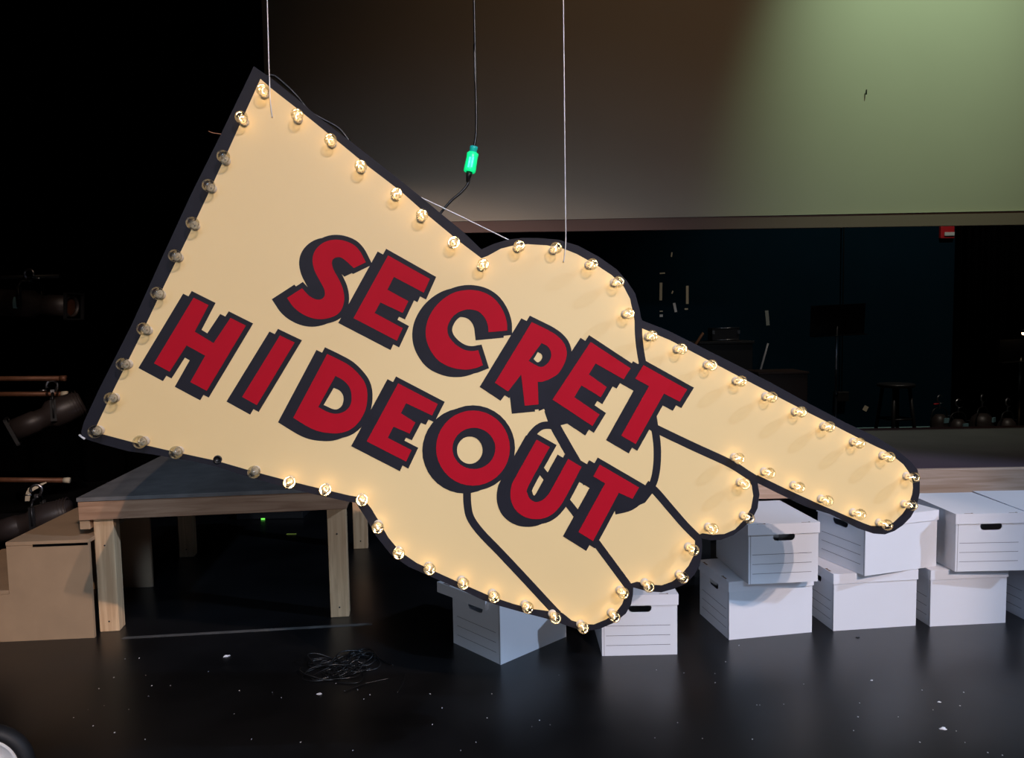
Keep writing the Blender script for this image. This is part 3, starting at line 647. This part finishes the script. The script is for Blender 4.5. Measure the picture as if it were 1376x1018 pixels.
# ---------------------------------------------------------------- stage lights
def stage_light(loc, rz, tilt, label, group, length=0.5, r=0.075, hook=True, lbl=True, clamp_up=0.26, square=True):
    """long ellipsoidal spotlight, lens towards local +x"""
    root = empty('stage_light', loc, rz, label, 'stage light', group)
    T = Matrix.Rotation(tilt, 4, 'Y')
    mb = MB(); mb.T = T
    mb.lathe([(0.0, -length * 0.52), (r * 0.8, -length * 0.52), (r * 1.0, -length * 0.45), (r * 1.15, -length * 0.25), (r * 1.15, -length * 0.08), (r * 0.8, 0.0), (r * 0.8, length * 0.10)], 28, 'X')
    for q in range(5): mb.lathe([(r * 1.0, -length * 0.50 + q * 0.02), (r * 1.12, -length * 0.495 + q * 0.02), (r * 1.0, -length * 0.485 + q * 0.02)], 28, 'X')
    mb.build('housing', M['fixture'], root)
    mb = MB(); mb.T = T
    mb.lathe([(r * 0.72, length * 0.02), (r * 0.78, length * 0.10), (r * 0.88, length * 0.14), (r * 0.88, length * 0.44), (r * 0.80, length * 0.44), (r * 0.78, length * 0.40)], 28, 'X')
    tube = mb.build('lens_tube', M['fixture'], root)
    mb = MB(); mb.T = T; mb.lathe([(0.0, length * 0.41), (r * 0.5, length * 0.405), (r * 0.79, length * 0.395)], 28, 'X').build('lens', M['lens'], tube)
    if square:
        mb = MB(); mb.T = T; s = r * 1.12; x0 = length * 0.44
        for (y0, y1, z0, z1) in ((-s, s, s - 0.01, s), (-s, s, -s, -s + 0.01), (-s, -s + 0.01, -s, s), (s - 0.01, s, -s, s)): mb.box(x0, x0 + 0.022, y0, y1, z0, z1)
        mb.build('gel_frame', M['black'], root)
    yk = MB(); s = r * 1.32
    yk.T = Matrix.Translation((-length * 0.1, 0, 0))
    pts = [(0, -s, 0), (0, -s, s * 1.1), (0, -s * 0.7, s * 1.45), (0, s * 0.7, s * 1.45), (0, s, s * 1.1), (0, s, 0)]
    for a_, b2 in zip(pts, pts[1:]):
        yk.tube([a_, b2], 0.008, 6)
    yk.box(-0.018, 0.018, -s - 0.004, -s + 0.004, -0.02, s * 1.1); yk.box(-0.018, 0.018, s - 0.004, s + 0.004, -0.02, s * 1.1)
    yo = yk.build('yoke', M['black'], root)
    ck = MB(); ck.T = Matrix.Translation((-length * 0.1, 0, s * 1.45))
    arc = [(0.034 * math.cos(a_), 0, 0.05 + 0.034 * math.sin(a_)) for a_ in [math.pi * (1.0 - 1.15 * i / 10) for i in range(11)]]
    ck.box(-0.012, 0.012, -0.012, 0.012, 0.0, 0.022); ck.tube([(-0.02, 0, 0.01)] + arc, 0.009, 8); ck.tube([(0.03, 0, 0.02), (0.075, 0, 0.02)], 0.005, 8)
    ck.build('clamp', M['steel'], yo)
    if lbl:
        lb = MB(); lb.T = T @ Matrix.Translation((-length * 0.17, 0, 0))
        vs = []
        for i in range(5):
            a_ = R(-110 + 12 * i); vs += [(-0.02, r * 1.165 * math.sin(a_), r * 1.165 * math.cos(a_)), (0.02, r * 1.165 * math.sin(a_), r * 1.165 * math.cos(a_))]
        lb.add(vs, [(2 * i, 2 * i + 1, 2 * i + 3, 2 * i + 2) for i in range(4)]); lb.build('sticker', M['label'], root)
    return root

# storage rack of pipes at the left with hung lights
rk = empty('lighting_rack', (-3.45, 5.35, 0), 0, 'dark rolling rack of horizontal pipes at the left holding stage lights', 'rack')
def rel(p): return p - Vector((-3.45, 5.35, 0))
for x in (-0.55,):
    for y in (-0.15, 0.25): MB().tube([(x, y, 0.05), (x, y, 1.95)], 0.024, 12).build('post', M['black'], rk)
for (x0, y0, x1, y1, Y, m_) in ((-40, 508, 88, 508, 5.2, 'pipe'), (-40, 529, 90, 529, 5.35, 'pipe'), (-60, 643, 93, 645, 5.2, 'pipe')):
    a_, b2 = rel(ony(x0, y0, Y)), rel(ony(x1, y1, Y)); a_.x = -0.56
    pp = MB().tube([a_, b2], 0.017, 12).build('pipe', M[m_], rk)
    MB().tube([b2 + Vector((-0.035, 0, 0)), b2 + Vector((0.004, 0, 0))], 0.020, 12).build('taped_end', M['tape_w'] if y0 != 508 else M['pipe'], pp)
a_ = rel(ony(-60, 375, 5.3)); b2 = rel(ony(80, 371, 5.3)); a_.x = -0.56
MB().tube([a_, b2], 0.017, 12).build('pipe', M['black'], rk)
MB().box(-0.62, 0.45, -0.22, 0.32, 0.03, 0.07, 0.004).build('base', M['black'], rk)
fx = 'stage lights on the left rack'
c = ony(52, 409, 5.25); stage_light(c, R(-6), R(4), 'long black stage light pointing right, topmost on the dark left rack', fx, 0.56, 0.082)
c = ony(62, 560, 5.2); stage_light(c, R(-150), R(22), 'stage light hanging below the two middle pipes of the left rack', fx, 0.46, 0.085)
c = ony(40, 702, 4.9); stage_light(c, R(-165), R(14), 'stage light behind the stair unit, lowest on the left rack', fx, 0.50, 0.085, lbl=False)
# pale curved strap hanging from the lowest pipe
p0 = ony(52, 653, 5.1)
vs = []; pts = smooth_path([ony(62, 648, 5.17), ony(50, 653, 5.12), ony(42, 657, 5.1), ony(38, 662, 5.1), ony(36.5, 673, 5.1)], 5)
mb = MB()
ws_ = 0.016
vs = [];
for i, p in enumerate(pts):
    f_ = min(1, 0.35 + i / 8); vs += [(p.x - ws_ * f_ * (0.2 if i < 6 else 1), p.y, p.z + (ws_ * f_ * 0.6 if i < 12 else 0)), (p.x + ws_ * f_ * (0.2 if i < 6 else 1), p.y, p.z - (ws_ * f_ * 0.6 if i < 12 else 0))]
vs += [(a_, b2 + 0.003, c_) for a_, b2, c_ in vs]; k = len(pts); fs = []
for i in range(k - 1):
    fs += [(2 * i, 2 * i + 1, 2 * i + 3, 2 * i + 2), (2 * k + 2 * i, 2 * k + 2 * i + 2, 2 * k + 2 * i + 3, 2 * k + 2 * i + 1)]
mb.add(vs, fs); tag(mb.build('metal_hanger', M['tape_w']), 'pale curved metal hanger catching light on the lowest rack pipe', 'hanger')

# row of stage lights on the floor along the back wall
fl_ = 'stage lights on the floor by the back wall'
for x, lab in ((1262, 'stage light with red-tipped clamp on the floor, nearest the black stool'), (1287, 'stage light on the back floor, second from the black stool'),
               (1319, 'stage light with the widest housing and pale blue sticker on the back floor'), (1353, 'stage light on the back floor beside the lit music stand pole')):
    Yl = 8.9 if x in (1262, 1319) else 8.45; c = ony(x, 572, Yl); wide = 0.13 if x == 1319 else 0.10
    root = empty('stage_light', (c.x, Yl, 0), R(10 * (x % 5)), lab, 'stage light', fl_)
    MB().lathe([(0.0, 0.0), (wide * 1.05, 0.0), (wide * 1.1, 0.02), (wide * 0.95, 0.05), (wide, 0.16), (wide * 0.8, 0.22), (wide * 0.45, 0.26), (0.0, 0.265)], 24).build('housing', M['fixture'], root)
    yk = MB(); s = wide * 1.25; yk.tube(smooth_path([(-s, 0, 0.12), (-s, 0, 0.24), (-s * 0.6, 0, 0.33), (s * 0.6, 0, 0.33), (s, 0, 0.24), (s, 0, 0.12)], 3), 0.007, 6); yo = yk.build('yoke', M['black'], root)
    ck = MB(); ck.tube(smooth_path([(0, 0, 0.33), (0, 0, 0.40), (-0.03, 0, 0.42), (-0.035, 0, 0.46), (0, 0, 0.485), (0.035, 0, 0.47)], 4), 0.008, 6); ck.tube([(0, 0, 0.385), (0.06, 0, 0.395)], 0.005, 6); ck.build('clamp', M['steel'], yo)
    if x == 1262: MB().tube([(-0.10, -0.01, 0.385), (-0.03, -0.01, 0.385)], 0.010, 8).build('red_clamp_handle', M['alarm'], yo)
    if x != 1353: MB().box(-0.035, 0.035, -wide * 1.0 - 0.004, -wide * 0.9, 0.17, 0.225).build('sticker', M['label'], root)
    cb = MB(); cb.tube(smooth_path([(s, 0, 0.24), (s + 0.06, -0.02, 0.22), (s + 0.07, -0.03, 0.12), (s + 0.02, -0.04, 0.05)], 5), 0.005, 6); cb.build('safety_cable', M['steel'], root)

# ---------------------------------------------------------------- other things upstage
def music_stand(px, py_top, Y, label, lit=False, w=0.5, h=0.26, tilt=0.35, skew=0.0):
    c = ony(px, py_top, Y); root = empty('music_stand', (c.x, Y, 0), R(8), label, 'music stand')
    zc = c.z - h / 2
    mb = MB(); mb.T = Matrix.Translation((0, 0, zc)) @ Matrix.Rotation(tilt - 0.25, 4, 'X') @ Matrix.Rotation(-0.03, 4, 'Y')
    mb.box(-w / 2, w / 2, -0.003, 0.003, -h / 2, h / 2); mb.box(-w / 2, w / 2, -0.06, 0.0, -h / 2 - 0.004, -h / 2)
    mb.build('desk', M['black'], root)
    MB().tube([(0, 0.012, 0.12), (0, 0.012, 0.75)], 0.013, 10).tube([(0, 0.012, 0.74), (0, 0.012, 0.78)], 0.018, 10).build('pole', M['black'], root)
    MB().tube([(0, 0.012, 0.70), (0, 0.012, zc)], 0.010, 10).build('shaft', M['steel'], root)
    for k in range(3):
        a_ = 2 * math.pi * k / 3 + 0.5; MB().tube([(0, 0.012, 0.20), (0.26 * math.cos(a_), 0.26 * math.sin(a_) + 0.012, 0.008)], 0.008, 8).build('leg', M['black'], root)
    return root, zc
music_stand(1126, 409, 6.6, 'black music stand with wide tilted desk left of the black stool')
ms, zc = music_stand(1374, 455, 6.3, 'music stand with a lit clip lamp at the right edge', w=0.42, h=0.18)
c = ony(1371, 443, 6.25)
lp = empty('clip_lamp', (c.x, 6.2, c.z - 0.02), 0, 'small glowing warm clip lamp at the right edge above its music stand', 'lamp')
MB().lathe([(0.0, 0.03), (0.03, 0.026), (0.045, 0.0), (0.041, 0.0), (0.026, 0.022)], 18).build('lamp_shade', M['black'], lp)
MB().lathe([(0.0, -0.022), (0.014, -0.018), (0.020, -0.004), (0.014, 0.008), (0.0, 0.012)], 14).build('lamp_bulb', mat('warm_lamp_bulb', (1, 0.8, 0.6), 0.4, emis=(1, 0.72, 0.42), es=5), lp)
MB().tube(smooth_path([(0.02, 0, 0.02), (0.07, 0.02, 0.0), (0.07, 0.05, -0.08)], 4), 0.005, 8).build('gooseneck', M['black'], lp)

# stool
c = ony(1204, 515, 7.6)
sl = empty('bar_stool', (c.x, 7.6, 0), R(12), 'round black wooden stool standing behind the deck', 'stool')
hz = c.z
MB().lathe([(0, hz), (0.165, hz), (0.175, hz - 0.008), (0.175, hz - 0.028), (0.16, hz - 0.036), (0, hz - 0.036)], 32).build('seat', M['black'], sl)
for k in range(4):
    a_ = math.pi / 4 + math.pi / 2 * k; MB().tube([(0.12 * math.cos(a_), 0.12 * math.sin(a_), hz - 0.03), (0.21 * math.cos(a_), 0.21 * math.sin(a_), 0.0)], 0.018, 10).build('leg', M['black'], sl)
for z, r in ((0.22, 0.178), (0.40, 0.155)):
    for k in range(4):
        a1, a2 = math.pi / 4 + math.pi / 2 * k, math.pi / 4 + math.pi / 2 * (k + 1)
        MB().tube([(r * math.cos(a1), r * math.sin(a1), z), (r * math.cos(a2), r * math.sin(a2), z)], 0.010, 8).build('rung', M['black'], sl)

# upright piano with open case clips on top
a_, b2 = ony(878, 461, 7.8), ony(1022, 461, 7.8)
pi_ = empty('upright_piano', ((a_.x + b2.x) / 2, 7.8, 0), 0, 'black upright piano in the dark behind the sign index finger', 'piano')
hw = (b2.x - a_.x) / 2; hp = a_.z
MB().box(-hw, hw, 0.25, 0.60, 0, hp - 0.03, 0.006).build('case', M['black'], pi_)
MB().box(-hw - 0.01, hw + 0.01, 0.22, 0.62, hp - 0.029, hp, 0.004).build('lid', M['black'], pi_)
MB().box(-hw, hw, 0.0, 0.25, 0.62, 0.74, 0.004).build('key_bed', M['black'], pi_)
MB().box(-hw + 0.06, hw - 0.06, 0.02, 0.15, 0.741, 0.755).build('keyboard', M['ink'], pi_)
for s in (-1, 1): MB().box(s * hw - 0.03, s * hw + 0.03, 0.03, 0.09, 0, 0.62, 0.004).build('leg', M['black'], pi_)
a_, b2 = ony(965, 441, 7.9), ony(1002, 456, 7.9)
cs = empty('equipment_case', ((a_.x + b2.x) / 2, 8.22, hp), 0, 'small black case with metal edging standing on the piano', 'case')
hw2 = (b2.x - a_.x) / 2
hc = (a_.z - hp) * 1.0
MB().box(-hw2, hw2, -0.10, 0.10, 0.0, hc, 0.004).build('body', M['black'], cs)
MB().tube([(-hw2, -0.105, hc), (hw2, -0.105, hc)], 0.004, 6).tube([(-hw2, -0.105, 0.012), (hw2, -0.105, 0.012)], 0.004, 6).build('metal_edging', M['steel'], cs)
MB().box(-hw2 - 0.004, -hw2 + 0.02, -0.112, -0.10, hc * 0.55, hc * 0.8).box(hw2 - 0.02, hw2 + 0.004, -0.112, -0.10, hc * 0.55, hc * 0.8).build('latches', M['steel'], cs)
a_, b2 = ony(945, 447, 7.75), ony(935, 462, 7.75)
tag(MB().tube([a_, b2, b2 + (b2 - a_) * ((b2.z - 0.02) / (a_.z - b2.z))], 0.014, 8).build('wooden_stick', mat('brown_wood_stick', (0.35, 0.15, 0.07), 0.5)), 'short brown wooden stick leaning against the piano', 'stick')
a_, b2 = ony(1032, 461, 7.74), ony(1020, 504, 7.74)
tag(MB().tube([a_, b2, b2 + (b2 - a_) * ((b2.z - 0.02) / (a_.z - b2.z))], 0.010, 8).build('metal_bar', mat('dull_metal_bar', (0.40, 0.40, 0.42), 0.5)), 'thin pale metal bar leaning beside the right end of the piano', 'bar')
a_, b2 = ony(1020, 503, 7.2), ony(1085, 545, 7.2)
cr2 = empty('wooden_crate', ((a_.x + b2.x) / 2, 7.2, 0), 0, 'dim brown wooden cabinet between the piano and the music stand', 'cabinet')
hw3 = (b2.x - a_.x) / 2; MB().box(-hw3, hw3, 0, 0.4, 0.03, a_.z, 0.006).build('body', mat('dark_brown_veneer', (0.035, 0.018, 0.012), 0.5), cr2)
MB().box(-hw3 - 0.01, hw3 + 0.01, -0.01, 0.41, a_.z + 0.0005, a_.z + 0.02, 0.003).build('top', mat('dark_brown_top', (0.05, 0.026, 0.018), 0.5), cr2)
MB().box(-hw3 + 0.02, hw3 - 0.02, 0.02, 0.38, 0, 0.03).build('plinth', M['black'], cr2)

# things fixed to the back wall
def wallbox(px, py, w_, h_, rot, name, label, m_, group=None, cat='tape', Y=9.4, t=0.003):
    c = ony(px, py, Y); mb = MB(); mb.T = Matrix.Rotation(rot, 4, 'Y'); mb.box(-w_ / 2, w_ / 2, -t, 0, -h_ / 2, h_ / 2)
    return tag(mb.build(name, m_, loc=(c.x, Y - 0.0005, c.z)), label, cat, group)
k_ = 9.4 / 1028
wallbox(888, 391.5, 3.6 * k_, 23.5 * k_, 0.02, 'wall_tape', 'vertical pale tape strip on the back wall nearest the sign knuckle', M['tape_w'])
wallbox(923.5, 396, 3.4 * k_, 24 * k_, 0, 'wall_tape', 'longer clean vertical tape strip, right of the other wall tapes', M['tape_w'])
wallbox(907, 413, 3.4 * k_, 12.5 * k_, -0.2, 'wall_tape', 'slanted white tape scrap between the two vertical strips', M['paper'])
wallbox(890, 367, 7 * k_, 1.8 * k_, -0.05, 'wall_tape', 'small horizontal tape bit above the leftmost vertical strip', M['tape_w'])
wallbox(903.5, 392.5, 1.8 * k_, 4 * k_, 0.4, 'wall_tape', 'tiny tilted tape bit midway between the vertical strips', M['tape_w'])
wallbox(922, 415, 4.5 * k_, 2 * k_, 0, 'wall_tape', 'short tape dash under the longer vertical strip', M['tape_w'])
wallbox(888.5, 424, 4.2 * k_, 3.4 * k_, 0, 'wall_tape', 'square white tape bit lowest below the leftmost strip', M['paper'])
wallbox(888.5, 418, 4.2 * k_, 1.4 * k_, 0, 'wall_tape', 'thin tape dash just above the lowest square bit', M['tape_w'])
wallbox(902.5, 342, 1.8 * k_, 6 * k_, 0.15, 'wall_tape', 'small lone tape bit high on the wall under the screen hem', M['tape_w'])
wallbox(1031, 427, 4.5 * k_, 20 * k_, -0.1, 'paper_note', 'ragged pale paper strip stuck on the wall above the metal bar', mat('grey_paper', (0.30, 0.34, 0.33), 0.8), cat='paper')
wallbox(1163, 548.5, 6 * k_, 7 * k_, 0.5, 'paper_note', 'small pale paper scrap low on the wall left of the stool', M['tape_w'], cat='paper')
# fire alarm
c = ony(1270.5, 312.5, 9.4)
fa = empty('fire_alarm', (c.x, 9.4, c.z), 0, 'small red fire alarm strobe on the wall just below the screen', 'fire alarm')
MB().box(-0.083, 0.083, -0.05, -0.0005, -0.073, 0.073, 0.008).build('housing', M['alarm'], fa)
MB().box(-0.045, 0.075, -0.068, -0.05, -0.045, 0.0, 0.006).build('strobe', M['strobe'], fa)
# conduit with a junction box
a_, b2 = ony(1136, 250, 9.3), ony(1133, 526, 9.3)
cn = empty('wall_conduit', (b2.x, 9.34, b2.z), 0, 'thin dark conduit running down the back wall to a small box', 'conduit')
MB().tube([(0, 0, 0), (a_.x - b2.x, 0, a_.z - b2.z + 3)], 0.007, 10).build('pipe', M['black'], cn)
MB().box(-0.075, 0.075, -0.045, 0.055, -0.12, 0.0, 0.008).build('junction_box', M['black'], cn)
MB().box(-0.06, 0.065, -0.048, -0.045, -0.022, -0.006).build('metal_trim', M['steel'], cn)
# gear glimpsed under the platform
c = ony(352, 698, 5.6)
ge = empty('power_supply', (c.x, 5.65, 0), 0, 'dark equipment box with green indicator light beneath the platform', 'equipment')
MB().box(-0.2, 0.3, -0.03, 0.25, 0.0, c.z + 0.05, 0.006).build('case', M['black'], ge)
MB().box(-0.012, 0.016, -0.034, -0.03, c.z - 0.004, c.z + 0.006).build('indicator', M['led'], ge)
c = onz(391, 717.5, 0.0)
tag(MB().box(c.x - 0.03, c.x + 0.035, c.y - 0.006, c.y + 0.006, 0.0002, 0.004).build('floor_tape', mat('yellow_green_tape', (0.55, 0.65, 0.08), 0.6)), 'short yellow-green tape mark on the floor seen beneath the platform', 'tape')
